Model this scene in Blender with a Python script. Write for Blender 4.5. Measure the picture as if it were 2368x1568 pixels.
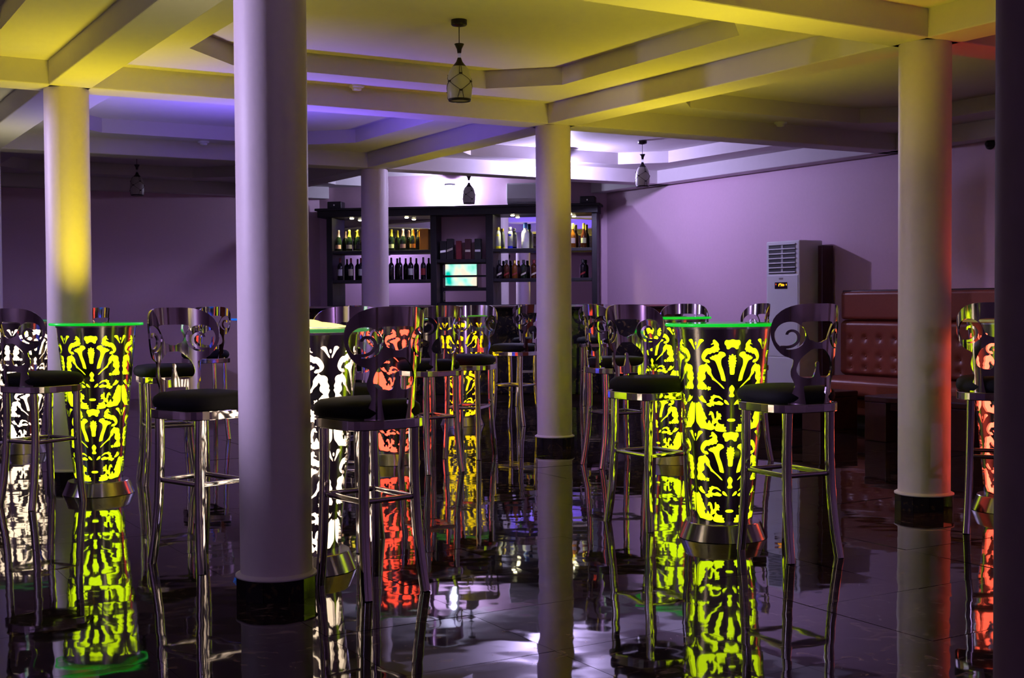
import bpy, bmesh, math, random
import numpy as np
from mathutils import Vector, Matrix, Euler
from mathutils.geometry import delaunay_2d_cdt
random.seed(7)
PI = math.pi
SC = bpy.context.scene
for _o in list(bpy.data.objects): bpy.data.objects.remove(_o)

# ------------------------------------------------------------------ camera, world, exposure
F_PX, TILT, ROLL, CAM_H = 2933.28, 0.0275, -0.0064, 1.2
cd = bpy.data.cameras.new('camera'); cam = bpy.data.objects.new('camera', cd)
SC.collection.objects.link(cam); SC.camera = cam
cd.sensor_fit = 'HORIZONTAL'; cd.sensor_width = 36.0; cd.lens = F_PX / 2368 * 36.0
cd.clip_start = 0.05; cd.clip_end = 100
_fw = Vector((0, math.cos(TILT), -math.sin(TILT))); _up = Vector((0, math.sin(TILT), math.cos(TILT))); _rt = Vector((1, 0, 0))
_r2 = math.cos(ROLL) * _rt + math.sin(ROLL) * _up; _u2 = -math.sin(ROLL) * _rt + math.cos(ROLL) * _up
cam.matrix_world = Matrix(((_r2.x, _u2.x, -_fw.x, 0), (_r2.y, _u2.y, -_fw.y, 0), (_r2.z, _u2.z, -_fw.z, CAM_H), (0, 0, 0, 1)))
world = bpy.data.worlds.new('world'); SC.world = world; world.use_nodes = True
world.node_tree.nodes['Background'].inputs[0].default_value = (0.05, 0.03, 0.07, 1)
world.node_tree.nodes['Background'].inputs[1].default_value = 0.3
SC.view_settings.view_transform = 'Standard'; SC.view_settings.look = 'None'
SC.view_settings.exposure = 0.0; SC.view_settings.gamma = 1.0
SC.view_settings.use_curve_mapping = False
try:
    SC.cycles.use_denoising = True; SC.cycles.sample_clamp_indirect = 4.0
    SC.cycles.max_bounces = 5; SC.cycles.diffuse_bounces = 2; SC.cycles.glossy_bounces = 4; SC.cycles.transmission_bounces = 4; SC.cycles.transparent_max_bounces = 8
    SC.cycles.use_adaptive_sampling = True; SC.cycles.adaptive_threshold = 0.12; SC.cycles.adaptive_min_samples = 16
    SC.cycles.caustics_reflective = False; SC.cycles.caustics_refractive = False
except Exception: pass
# lamp powers (W), used by the lamp builders below
LAMP_P, LAMP_Q = 122, 58
TABLE_UP = 17.0

# ------------------------------------------------------------------ grid of the hall
U = Vector((-0.5096, 0.8604, 0)); Wd = Vector((0.8604, 0.5096, 0))      # far-left / far-right axes of the column grid
C1 = Vector((-0.984, 5.237, 0)); CL = Vector((-3.022, 8.673, 0)); CR = Vector((2.388, 7.342, 0))
CM = Vector((0.354, 10.641, 0)); CF = Vector((-1.491, 13.899, 0)); CE = Vector((-4.93, 11.90, 0))
BU, BW = 3.847, 3.954
SOFFIT, PANEL, TRAY = 2.678, 2.84, 2.975

# ------------------------------------------------------------------ materials
MATS = {}
def nodes_of(m): return m.node_tree.nodes, m.node_tree.links
def mat(name, col, rough=0.5, metal=0.0, spec=0.5, emit=None, estr=0.0, alpha=1.0, trans=0.0, coat=0.0, ior=1.5, noise=None, aniso=0.0):
    if name in MATS: return MATS[name]
    m = bpy.data.materials.new(name); m.use_nodes = True; n, l = nodes_of(m)
    b = n['Principled BSDF']; b.inputs['Base Color'].default_value = (*col, 1); b.inputs['Roughness'].default_value = rough
    b.inputs['Metallic'].default_value = metal; b.inputs['Specular IOR Level'].default_value = spec; b.inputs['IOR'].default_value = ior
    b.inputs['Transmission Weight'].default_value = trans; b.inputs['Coat Weight'].default_value = coat
    if emit: b.inputs['Emission Color'].default_value = (*emit, 1); b.inputs['Emission Strength'].default_value = estr
    if noise:                                    # (scale, colour amount, bump distance)
        g = n.new('ShaderNodeNewGeometry'); t = n.new('ShaderNodeTexNoise'); t.inputs['Scale'].default_value = noise[0]; t.inputs['Detail'].default_value = 4
        l.new(g.outputs['Position'], t.inputs['Vector'])
        mx = n.new('ShaderNodeMix'); mx.data_type = 'RGBA'
        mx.inputs['A'].default_value = (*[c * (1 - noise[1]) for c in col], 1); mx.inputs['B'].default_value = (*[min(1, c * (1 + noise[1])) for c in col], 1)
        l.new(t.outputs['Fac'], mx.inputs['Factor']); l.new(mx.outputs['Result'], b.inputs['Base Color'])
        if noise[2]:
            bp = n.new('ShaderNodeBump'); bp.inputs['Distance'].default_value = noise[2]; bp.inputs['Strength'].default_value = 1
            l.new(t.outputs['Fac'], bp.inputs['Height']); l.new(bp.outputs['Normal'], b.inputs['Normal'])
    MATS[name] = m; return m
def emission(name, col, strength):
    if name in MATS: return MATS[name]
    m = bpy.data.materials.new(name); m.use_nodes = True; n, l = nodes_of(m); n.remove(n['Principled BSDF'])
    e = n.new('ShaderNodeEmission'); e.inputs[0].default_value = (*col, 1); e.inputs[1].default_value = strength
    l.new(e.outputs[0], n['Material Output'].inputs[0]); MATS[name] = m; return m
def thin_glass(name, tint, gloss=0.1):
    m = bpy.data.materials.new(name); m.use_nodes = True; n, l = nodes_of(m); n.remove(n['Principled BSDF'])
    t = n.new('ShaderNodeBsdfTransparent'); t.inputs[0].default_value = (*tint, 1)
    g = n.new('ShaderNodeBsdfGlossy'); g.inputs['Roughness'].default_value = 0.02
    lw = n.new('ShaderNodeLayerWeight'); pw = n.new('ShaderNodeMath'); pw.operation = 'POWER'; pw.inputs[1].default_value = 5.0; fr = n.new('ShaderNodeMath'); fr.operation = 'MULTIPLY_ADD'; fr.inputs[1].default_value = 0.9; fr.inputs[2].default_value = 0.04
    l.new(lw.outputs['Facing'], pw.inputs[0]); l.new(pw.outputs[0], fr.inputs[0]); mx = n.new('ShaderNodeMixShader')
    l.new(fr.outputs[0], mx.inputs[0]); l.new(t.outputs[0], mx.inputs[1]); l.new(g.outputs[0], mx.inputs[2])
    l.new(mx.outputs[0], n['Material Output'].inputs[0]); MATS[name] = m; return m
def marble(name, base, vein, rough, wave):
    m = bpy.data.materials.new(name); m.use_nodes = True; n, l = nodes_of(m); b = n['Principled BSDF']
    b.inputs['Roughness'].default_value = rough; b.inputs['IOR'].default_value = 1.45; b.inputs['Specular IOR Level'].default_value = 0.38
    g = n.new('ShaderNodeNewGeometry')
    nz = n.new('ShaderNodeTexNoise'); nz.inputs['Scale'].default_value = 3.0; nz.inputs['Detail'].default_value = 6; nz.inputs['Distortion'].default_value = 1.2
    vz = n.new('ShaderNodeTexNoise'); vz.inputs['Scale'].default_value = 9.0; vz.inputs['Detail'].default_value = 8; vz.inputs['Distortion'].default_value = 2.5
    l.new(g.outputs['Position'], nz.inputs['Vector']); l.new(g.outputs['Position'], vz.inputs['Vector'])
    r1 = n.new('ShaderNodeValToRGB'); r1.color_ramp.elements[0].position = 0.35; r1.color_ramp.elements[1].position = 0.75
    r1.color_ramp.elements[0].color = (*base, 1); r1.color_ramp.elements[1].color = (*[c * 2.2 for c in base], 1)
    r2 = n.new('ShaderNodeValToRGB'); e = r2.color_ramp.elements
    e[0].position = 0.575; e[0].color = (0, 0, 0, 1); e[1].position = 0.68; e[1].color = (1, 1, 1, 1)
    mx = n.new('ShaderNodeMix'); mx.data_type = 'RGBA'; mx.inputs['B'].default_value = (*vein, 1)
    l.new(nz.outputs['Fac'], r1.inputs[0]); l.new(vz.outputs['Fac'], r2.inputs[0])
    l.new(r2.outputs[0], mx.inputs['Factor']); l.new(r1.outputs[0], mx.inputs['A']); l.new(mx.outputs['Result'], b.inputs['Base Color'])
    if wave:
        wz = n.new('ShaderNodeTexNoise'); wz.inputs['Scale'].default_value = 5.5; wz.inputs['Detail'].default_value = 1.0
        l.new(g.outputs['Position'], wz.inputs['Vector']); bp = n.new('ShaderNodeBump'); bp.inputs['Distance'].default_value = wave; bp.inputs['Strength'].default_value = 1.0
        l.new(wz.outputs['Fac'], bp.inputs['Height']); l.new(bp.outputs['Normal'], b.inputs['Normal'])
    MATS[name] = m; return m
PLASTER = mat('plaster', (0.76, 0.50, 0.66), 0.55, noise=(30, 0.04, 0.0006))
COLPAINT = mat('column_paint', (0.78, 0.68, 0.70), 0.5, noise=(30, 0.04, 0.0006))
CEIL = mat('ceiling_paint', (0.78, 0.72, 0.74), 0.6, noise=(12, 0.03, 0.0003))
CHROME = mat('polished_steel', (0.64, 0.61, 0.64), 0.08, 1.0)
STEEL = mat('brushed_steel', (0.50, 0.48, 0.49), 0.17, 1.0)
DARKM = mat('dark_metal', (0.035, 0.028, 0.032), 0.35, 0.6)
BLACKW = mat('black_wood', (0.007, 0.005, 0.010), 0.4, noise=(40, 0.3, 0))
VELVET = mat('black_upholstery', (0.010, 0.010, 0.013), 0.75, spec=0.25, noise=(60, 0.3, 0.0004))
LEATHER = mat('brown_leather', (0.30, 0.07, 0.04), 0.38, noise=(50, 0.15, 0.0006))
MIRROR = mat('mirror', (0.86, 0.86, 0.88), 0.01, 1.0)
WHITEP = mat('white_plastic', (0.84, 0.84, 0.88), 0.4)
FLOORM = marble('dark_marble', (0.013, 0.0085, 0.0085), (0.15, 0.095, 0.07), 0.03, 0.0008)
TILEM = marble('black_tile', (0.010, 0.008, 0.009), (0.07, 0.045, 0.02), 0.08, 0)
BARM = marble('black_bar_marble', (0.008, 0.007, 0.008), (0.10, 0.07, 0.03), 0.06, 0)
NECK = thin_glass('neck_glass', (0.9, 0.95, 1.0))
GLASS = thin_glass('clear_glass', (0.90, 1.0, 0.88))
REDWOOD = mat('dark_red_wood', (0.055, 0.016, 0.016), 0.3, noise=(18, 0.35, 0))
SHADEDPAINT = mat('shaded_column_paint', (0.26, 0.15, 0.18), 0.7, noise=(20, 0.15, 0.0003))  # column paint darkened: shade on the near right column put into its colour

# ------------------------------------------------------------------ mesh helpers
COL = SC.collection
def link(o, parent=None):
    COL.objects.link(o)
    if parent is not None: o.parent = parent
    return o
def empty(name, loc=(0, 0, 0), rz=0.0, parent=None):
    o = bpy.data.objects.new(name, None); o.location = loc; o.rotation_euler = (0, 0, rz); o.empty_display_size = 0.1
    return link(o, parent)
def tag(o, label=None, cat=None, group=None, kind=None):
    if label: o['label'] = label
    if cat: o['category'] = cat
    if group: o['group'] = group
    if kind: o['kind'] = kind
    return o
def mesh_from(name, verts, faces, m, smooth=False, lnorm=None):
    me = bpy.data.meshes.new(name); me.from_pydata([tuple(v) for v in verts], [], faces); me.update()
    me.materials.append(m)
    if smooth or lnorm is not None: me.polygons.foreach_set('use_smooth', [True] * len(me.polygons))
    if lnorm is not None: me.normals_split_custom_set(lnorm)
    return me
class MB:
    """collects shapes of ONE part"""
    def __init__(s): s.v = []; s.f = []; s.sm = []
    def add(s, vs, fs, smooth=False):
        k = len(s.v); s.v += [Vector(v) for v in vs]; s.f += [tuple(i + k for i in f) for f in fs]; s.sm += [smooth] * len(fs); return s
    def box(s, a, b, M=None):
        x0, y0, z0 = a; x1, y1, z1 = b
        vs = [Vector(p) for p in ((x0,y0,z0),(x1,y0,z0),(x1,y1,z0),(x0,y1,z0),(x0,y0,z1),(x1,y0,z1),(x1,y1,z1),(x0,y1,z1))]
        if M is not None: vs = [M @ v for v in vs]
        return s.add(vs, [(0,3,2,1),(4,5,6,7),(0,1,5,4),(1,2,6,5),(2,3,7,6),(3,0,4,7)])
    def prism(s, pts, z0, z1):
        n = len(pts); vs = [(p[0], p[1], z0) for p in pts] + [(p[0], p[1], z1) for p in pts]
        return s.add(vs, [tuple(range(n))[::-1], tuple(range(n, 2*n))] + [(i, (i+1) % n, n + (i+1) % n, n + i) for i in range(n)])
    def lathe(s, prof, seg=24, c=(0,0,0), cap=(True, True), smooth=True):
        vs = []; fs = []; n = len(prof)
        for r, z in prof:
            for k in range(seg):
                a = 2 * PI * k / seg; vs.append((c[0] + r * math.cos(a), c[1] + r * math.sin(a), c[2] + z))
        for i in range(n - 1):
            for k in range(seg):
                k2 = (k + 1) % seg; fs.append((i*seg+k, i*seg+k2, (i+1)*seg+k2, (i+1)*seg+k))
        s.add(vs, fs, smooth)
        if cap[0]: s.add(vs[:seg], [tuple(range(seg))[::-1]])
        if cap[1]: s.add(vs[-seg:], [tuple(range(seg))])
        return s
    def tube(s, pts, rad, seg=8, square=None, up=Vector((0,0,1)), closed=False, cap=True, smooth=True):
        pts = [Vector(p) for p in pts]; n = len(pts); rads = rad if isinstance(rad, (list, tuple)) else [rad] * n
        sec = []
        for k in range(seg):
            a = 2 * PI * (k + 0.5) / seg; c, t = math.cos(a), math.sin(a)
            if square:                                   # rounded square, square = (half a, half b)
                p = 0.35; c = math.copysign(abs(c) ** p, c) * square[0]; t = math.copysign(abs(t) ** p, t) * square[1]
            sec.append((c, t))
        vs = []; fs = []
        for i, p in enumerate(pts):
            a = pts[(i - 1) % n] if (closed or i > 0) else p; b = pts[(i + 1) % n] if (closed or i < n - 1) else p
            d = (b - a).normalized(); x = up.cross(d)
            if x.length < 1e-4: x = Vector((1, 0, 0)).cross(d)
            x.normalize(); y = d.cross(x)
            for c, t in sec: vs.append(p + (x * c + y * t) * (1.0 if square else rads[i]))
        for i in range(n if closed else n - 1):
            j = (i + 1) % n
            for k in range(seg):
                k2 = (k + 1) % seg; fs.append((i*seg+k, i*seg+k2, j*seg+k2, j*seg+k))
        s.add(vs, fs, smooth)
        if cap and not closed: s.add(vs[:seg], [tuple(range(seg))[::-1]]); s.add(vs[-seg:], [tuple(range(seg))])
        return s
    def mesh(s, name, m):
        me = bpy.data.meshes.new(name); me.from_pydata([tuple(v) for v in s.v], [], s.f); me.update(); me.materials.append(m)
        me.polygons.foreach_set('use_smooth', s.sm); return me
    def build(s, name, m, parent=None, bevel=0, seg=2):
        o = bpy.data.objects.new(name, s.mesh(name, m)); link(o, parent)
        if bevel:
            b = o.modifiers.new('bevel', 'BEVEL'); b.width = bevel; b.segments = seg; b.limit_method = 'ANGLE'; b.angle_limit = 0.6; b.harden_normals = False
        return o
def put(name, me, parent=None, loc=(0,0,0), rz=0.0):
    o = bpy.data.objects.new(name, me); o.location = loc; o.rotation_euler = (0, 0, rz); return link(o, parent)
def copy_tree(o, parent=None):
    c = o.copy(); COL.objects.link(c); c.parent = parent
    for ch in list(o.children): copy_tree(ch, c)
    return c
def pin(px, py, poly):
    x1, y1 = poly[:, 0], poly[:, 1]; x2, y2 = np.roll(x1, -1), np.roll(y1, -1)
    c = ((y1 > py) != (y2 > py)); 
    if not c.any(): return False
    xi = (x2[c] - x1[c]) * (py - y1[c]) / (y2[c] - y1[c]) + x1[c]
    return bool((np.count_nonzero(xi > px)) % 2)
def smooth_loop(p, it=1):
    p = np.array(p, float)
    for _ in range(it):
        q = np.roll(p, -1, 0); a = 0.78 * p + 0.22 * q; b = 0.22 * p + 0.78 * q; p = np.stack([a, b], 1).reshape(-1, 2)
    return p
def cut_sheet(outer, holes, grid):
    """triangulate a flat sheet with holes; returns verts, tris, loops of directed boundary edges"""
    outer = np.array(outer, float); holes = [np.array(h, float) for h in holes]
    pts = []; edges = []
    for lp in [outer] + holes:
        k = len(pts); n = len(lp); pts += [tuple(p) for p in lp]; edges += [(k + i, k + (i + 1) % n) for i in range(n)]
    boxes = [(h[:, 0].min(), h[:, 0].max(), h[:, 1].min(), h[:, 1].max()) for h in holes]
    def inhole(x, y):
        for h, b in zip(holes, boxes):
            if b[0] <= x <= b[1] and b[2] <= y <= b[3] and pin(x, y, h): return True
        return False
    for g in grid:
        if pin(g[0], g[1], outer) and not inhole(*g): pts.append(tuple(g))
    vs, _, fs, *_r = delaunay_2d_cdt([Vector(p) for p in pts], edges, [], 0, 1e-6)
    V = np.array([(v.x, v.y) for v in vs]); keep = []
    for f in fs:
        c = V[list(f)].mean(0)
        if pin(c[0], c[1], outer) and not inhole(c[0], c[1]): keep.append(tuple(f))
    T = []
    for f in keep:
        a, b, c = V[f[0]], V[f[1]], V[f[2]]
        T.append(f if (b[0]-a[0])*(c[1]-a[1]) - (b[1]-a[1])*(c[0]-a[0]) > 0 else (f[0], f[2], f[1]))
    es = {}
    for f in T:
        for i in range(3): es[(f[i], f[(i+1) % 3])] = True
    bd = [e for e in es if (e[1], e[0]) not in es]
    return V, T, bd
def rotz_to(f):            # rotation that turns local +Y towards f
    return math.atan2(-f[0], f[1])

# ------------------------------------------------------------------ the hall: walls
def wall(name, a, b, z0=0.0, z1=3.2, th=0.2, m=None, inward=None):
    a = Vector((a[0], a[1], 0)); b = Vector((b[0], b[1], 0)); d = (b - a).normalized(); n = Vector((d.y, -d.x, 0))
    if n.dot(inward) > 0: n = -n
    p = [a, b, b + n * th, a + n * th]
    o = MB().prism([(q.x, q.y) for q in p], z0, z1).build(name, m or PLASTER); tag(o, kind='structure'); return o
PBL = Vector((-2.68, 17.78, 0)); PBR = Vector((1.285, 17.05, 0))            # ends of the wall behind the bar
WLN = Vector((-7.2, 2.0, 0))                                                # a point of the left wall
def meet(p, d, q, e):
    den = d.x * e.y - d.y * e.x; s = ((q.x - p.x) * e.y - (q.y - p.y) * e.x) / den; return p + d * s
FARL = meet(PBL, Wd, WLN, U); NEAR = Vector((0, -4.0, 0))
NEARL = meet(NEAR, Wd, WLN, U); NEARR = meet(NEAR, Wd, PBR, U)
IN = Vector((0, 8, 0))
w1 = wall('wall_far_left', PBL, FARL, inward=Vector((0.5, -1, 0)))
w2 = wall('wall_behind_bar', PBL, PBR, inward=Vector((0, -1, 0)))
w3 = wall('wall_right', PBR, NEARR, inward=Vector((-1, -0.5, 0)))
w4 = wall('wall_left', FARL, NEARL, inward=Vector((1, 0.5, 0)))
w5 = wall('wall_near', NEARL, NEARR, inward=Vector((-0.5, 1, 0)))
room = np.array([(p.x, p.y) for p in (PBL, PBR, NEARR, NEARL, FARL)])

# ------------------------------------------------------------------ floor of marble tiles
fl = MB().prism([(p.x, p.y) for p in (PBL + Vector((0, .2, 0)), PBR + Vector((.2, .2, 0)), NEARR + Vector((.2, -.2, 0)), NEARL + Vector((-.2, -.2, 0)), FARL + Vector((-.2, .2, 0)))], -0.12, -0.0105).build('floor', mat('grout', (0.02, 0.014, 0.014), 0.5))
tag(fl, kind='structure')
TS, JG = 0.6, 0.0016
tm = MB().box((-TS/2 + JG/2, -TS/2 + JG/2, -0.01), (TS/2 - JG/2, TS/2 - JG/2, 0.0)).mesh('tile', FLOORM)
rotg = math.atan2(Wd.y, Wd.x); cands = []
for i in range(-30, 34):
    for j in range(-30, 30):
        c = C1 + U * (i * TS + 0.17) + Wd * (j * TS + 0.22)
        if not pin(c.x, c.y, room): continue
        vis = c.y > 2.4 and abs(c.x) < 0.44 * c.y + 0.45
        cands.append((0 if vis else 1, c.length, c))
cands.sort(key=lambda q: (q[0], q[1]))
rest = MB()
for k, (_, dist, c) in enumerate(cands):
    rx, ry = random.gauss(0, 0.0017), random.gauss(0, 0.0017)
    if k < 300:
        o = put('tile', tm, fl, (c.x, c.y, 0), rotg); o.rotation_euler = (rx, ry, rotg)
    else:
        M = Matrix.Translation(c) @ Euler((rx, ry, rotg)).to_matrix().to_4x4()
        rest.box((-TS/2 + JG/2, -TS/2 + JG/2, -0.01), (TS/2 - JG/2, TS/2 - JG/2, 0.0), M)
tag(rest.build('tile_field', FLOORM, fl), kind='stuff')

# ------------------------------------------------------------------ ceiling: panels with octagonal trays, and beams
ceil = empty('ceiling'); tag(ceil, kind='structure')
def node(i, j):
    known = {(0, 0): C1, (1, 0): CL, (0, 1): CR, (1, 1): CM, (2, 1): CF, (2, 0): CE}
    if (i, j) in known: return known[(i, j)]
    return C1 + Vector((-0.04, 0.06, 0)) + U * (BU * i) + Wd * (BW * j)
def ray_room(p, d, far):      # clip a run p + d*s inside the room
    q = p + d * far; best = far
    for k in range(len(room)):
        a = Vector((*room[k], 0)); b = Vector((*room[(k+1) % len(room)], 0)); e = b - a
        den = d.x * e.y - d.y * e.x
        if abs(den) < 1e-9: continue
        s = ((a.x - p.x) * e.y - (a.y - p.y) * e.x) / den; t = ((a.x - p.x) * d.y - (a.y - p.y) * d.x) / den
        if 0 <= t <= 1 and 0 < s < best: best = s
    return p + d * (best + 0.02)
bw2 = 0.14
for i in range(-2, 4):
    for j in range(-3, 4):
        a, b, c, d = node(i, j), node(i+1, j), node(i+1, j+1), node(i, j+1); ctr = (a + b + c + d) / 4
        if not any(pin(p.x, p.y, room) for p in (a, b, c, d, ctr)): continue
        out = [(p.x, p.y) for p in (a, b, c, d)]
        eu, ew, ch = 1.42, 1.41, 0.42
        oct_ = [ctr + U * x + Wd * y for x, y in ((eu, ew-ch), (eu-ch, ew), (-eu+ch, ew), (-eu, ew-ch), (-eu, -ew+ch), (-eu+ch, -ew), (eu-ch, -ew), (eu, -ew+ch))]
        V, T, bd = cut_sheet(out, [[(p.x, p.y) for p in oct_]], [])
        m = MB(); m.add([(x, y, PANEL) for x, y in V], T)
        n = 8; vs = [(p.x, p.y, PANEL) for p in oct_] + [(p.x, p.y, TRAY) for p in oct_]
        m.add(vs, [(k, (k+1) % n, n + (k+1) % n, n + k) for k in range(n)] + [tuple(range(n, 2*n))])
        m.add([(x, y, 3.15) for x, y in out], [(0, 1, 2, 3)])
        m.build('tray_panel', CEIL, ceil)
def beam(p, q, z0=SOFFIT, hw=bw2):
    d = (q - p).normalized(); n = Vector((d.y, -d.x, 0)) * hw
    MB().prism([(v.x, v.y) for v in (p + n, q + n, q - n, p - n)], z0, PANEL + 0.02).build('beam', CEIL, ceil, bevel=0.008)
def run(nodes_):
    nodes_ = [n for n in nodes_]
    for a, b in zip(nodes_, nodes_[1:]):
        ia, ib = pin(a.x, a.y, room), pin(b.x, b.y, room)
        if ia and ib: beam(a, b)
        elif ia: beam(a, ray_room(a, (b - a).normalized(), (b - a).length))
        elif ib: beam(b, ray_room(b, (a - b).normalized(), (a - b).length))
for i in range(-1, 4): run([node(i, j) for j in range(-3, 4)])
for j in range(-2, 3): run([node(i, j) for i in range(-2, 4)])

# ------------------------------------------------------------------ columns
def column(p, label, r=0.147, paint=None):
    t = empty('column', (p.x, p.y, 0)); tag(t, label, 'column')
    seg = 48
    prof = [(r, 0.098), (r, 1.0), (r, 2.0), (r, SOFFIT + 0.01)]
    MB().lathe(prof, seg, cap=(False, False)).build('shaft', paint or COLPAINT, t)
    MB().lathe([(r, 0.104), (r + 0.02, 0.094), (r + 0.02, 0.086), (r, 0.086)], 48, cap=(False, False)).build('collar', COLPAINT, t)
    n = 12; me = MB()
    R = r + 0.018; a = PI / n - 0.006
    pts = [((R - 0.012) * math.sin(-a), -(R - 0.012) * math.cos(a)), ((R - 0.012) * math.sin(a), -(R - 0.012) * math.cos(a)), (R * math.sin(a), -R * math.cos(a)), (R * math.sin(-a), -R * math.cos(a))]
    tm_ = me.prism(pts[::-1], 0.0, 0.087).mesh('plinth_tile', TILEM)
    MB().lathe([(R - 0.012, 0.0), (R - 0.012, 0.088)], 24).build('plinth_core', mat('plinth_grout', (0.03, 0.025, 0.025), 0.7), t)
    for k in range(n): put('plinth_tile', tm_, t, (0, 0, 0), 2 * PI * k / n + 0.12)
    return t
column(C1, 'thick round plaster column closest to the camera, left of centre')
column(CL, 'round column lit yellow-green behind the left green table')
column(CR, 'round column on the right with a red-lit edge')
column(CM, 'slim round column in the middle in front of the bar')
column(CF, 'purple-lit round column in front of the left bottle shelves')
column(CE, 'pale round column cut by the left edge of the photo')
column(Vector((0.918, 2.0, 0)), 'dark unlit column filling the right edge of the photo', paint=SHADEDPAINT)

# ------------------------------------------------------------------ lamps that light the hall
def bulb_lamp(name, loc, power, col, label, r=0.05, group=None):
    t = empty(name, loc); tag(t, label, 'lamp', group)
    MB().lathe([(0.075, 0.0), (0.075, -0.018), (0.06, -0.03), (0.0, -0.03)], 24, cap=(True, False)).build('mounting_plate', WHITEP, t)
    MB().lathe([(0.02, -0.03), (0.035, -0.04), (r, -0.065), (r * 0.93, -0.095), (r * 0.5, -0.115), (0.002, -0.12)], 20, cap=(False, False)).build('bulb', NECK, t)
    ld = bpy.data.lights.new(name + '_light', 'POINT'); ld.energy = power; ld.color = col; ld.shadow_soft_size = 0.03
    lo = bpy.data.objects.new(name + '_light', ld); lo.location = (0, 0, -0.07); link(lo, t); return t
LILAC = (0.66, 0.54, 1.0)
bulb_lamp('ceiling_lamp', (0.57, 14.58, PANEL), LAMP_P, LILAC, 'bright white ceiling lamp behind the middle column, before the bar')
bulb_lamp('wall_lamp', (-0.83, 17.28, PANEL), LAMP_Q, (0.72, 0.68, 1.0), 'glaring white lamp on the ceiling above the bottle shelves')
bulb_lamp('ceiling_lamp', (2.6, -1.6, PANEL), 70, (0.72, 0.5, 1.0), 'added dim purple fill lamp, unseen behind the viewpoint', group='added fill lamps out of view')  # added fill: purple ambience and lilac reflections in the chrome
bulb_lamp('ceiling_lamp', (-7.4, 4.4, PANEL), 75, LILAC, 'added unseen lamp brightening the left wall', group='added fill lamps out of view')  # added to lighten the left wall that the shelf mirrors reflect
def stem_spot(loc, aim, power, cone, label):
    t = empty('stem_spotlight', (loc[0], loc[1], PANEL)); tag(t, label, 'spotlight', 'spotlights outside the photo')
    d = (Vector(aim) - Vector(loc)).normalized(); h = PANEL - loc[2]; q = Vector((0, 0, 1)).rotation_difference(d)
    MB().lathe([(0.05, 0), (0.05, -0.02)], 20).build('ceiling_plate', DARKM, t); MB().lathe([(0.008, -h), (0.008, 0)], 10).build('stem', DARKM, t)
    hd = MB().lathe([(0.03, -0.10), (0.05, -0.09), (0.06, 0.06), (0.055, 0.06)], 24, cap=(True, False)).build('head', DARKM, t)
    hd.matrix_local = Matrix.Translation((0, 0, -h)) @ q.to_matrix().to_4x4()
    ld = bpy.data.lights.new('stem_spotlight_light', 'SPOT'); ld.energy = power; ld.color = LILAC; ld.spot_size = math.radians(cone); ld.spot_blend = 0.6; ld.shadow_soft_size = 0.05
    lo = bpy.data.objects.new('stem_spotlight_light', ld); lo.matrix_local = Matrix.Translation(Vector((0, 0, -h)) + d * 0.08) @ Vector((0, 0, -1)).rotation_difference(d).to_matrix().to_4x4(); link(lo, t)
stem_spot((-4.9, 4.72, 2.35), (-1.05, 4.72, 1.75), 640, 40, 'spotlight outside the photo aimed at the nearest column from its left')
stem_spot((-6.3, 8.35, 2.35), (-3.022, 8.673, 1.6), 420, 40, 'spotlight outside the photo aimed at the left column from its left')

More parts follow.
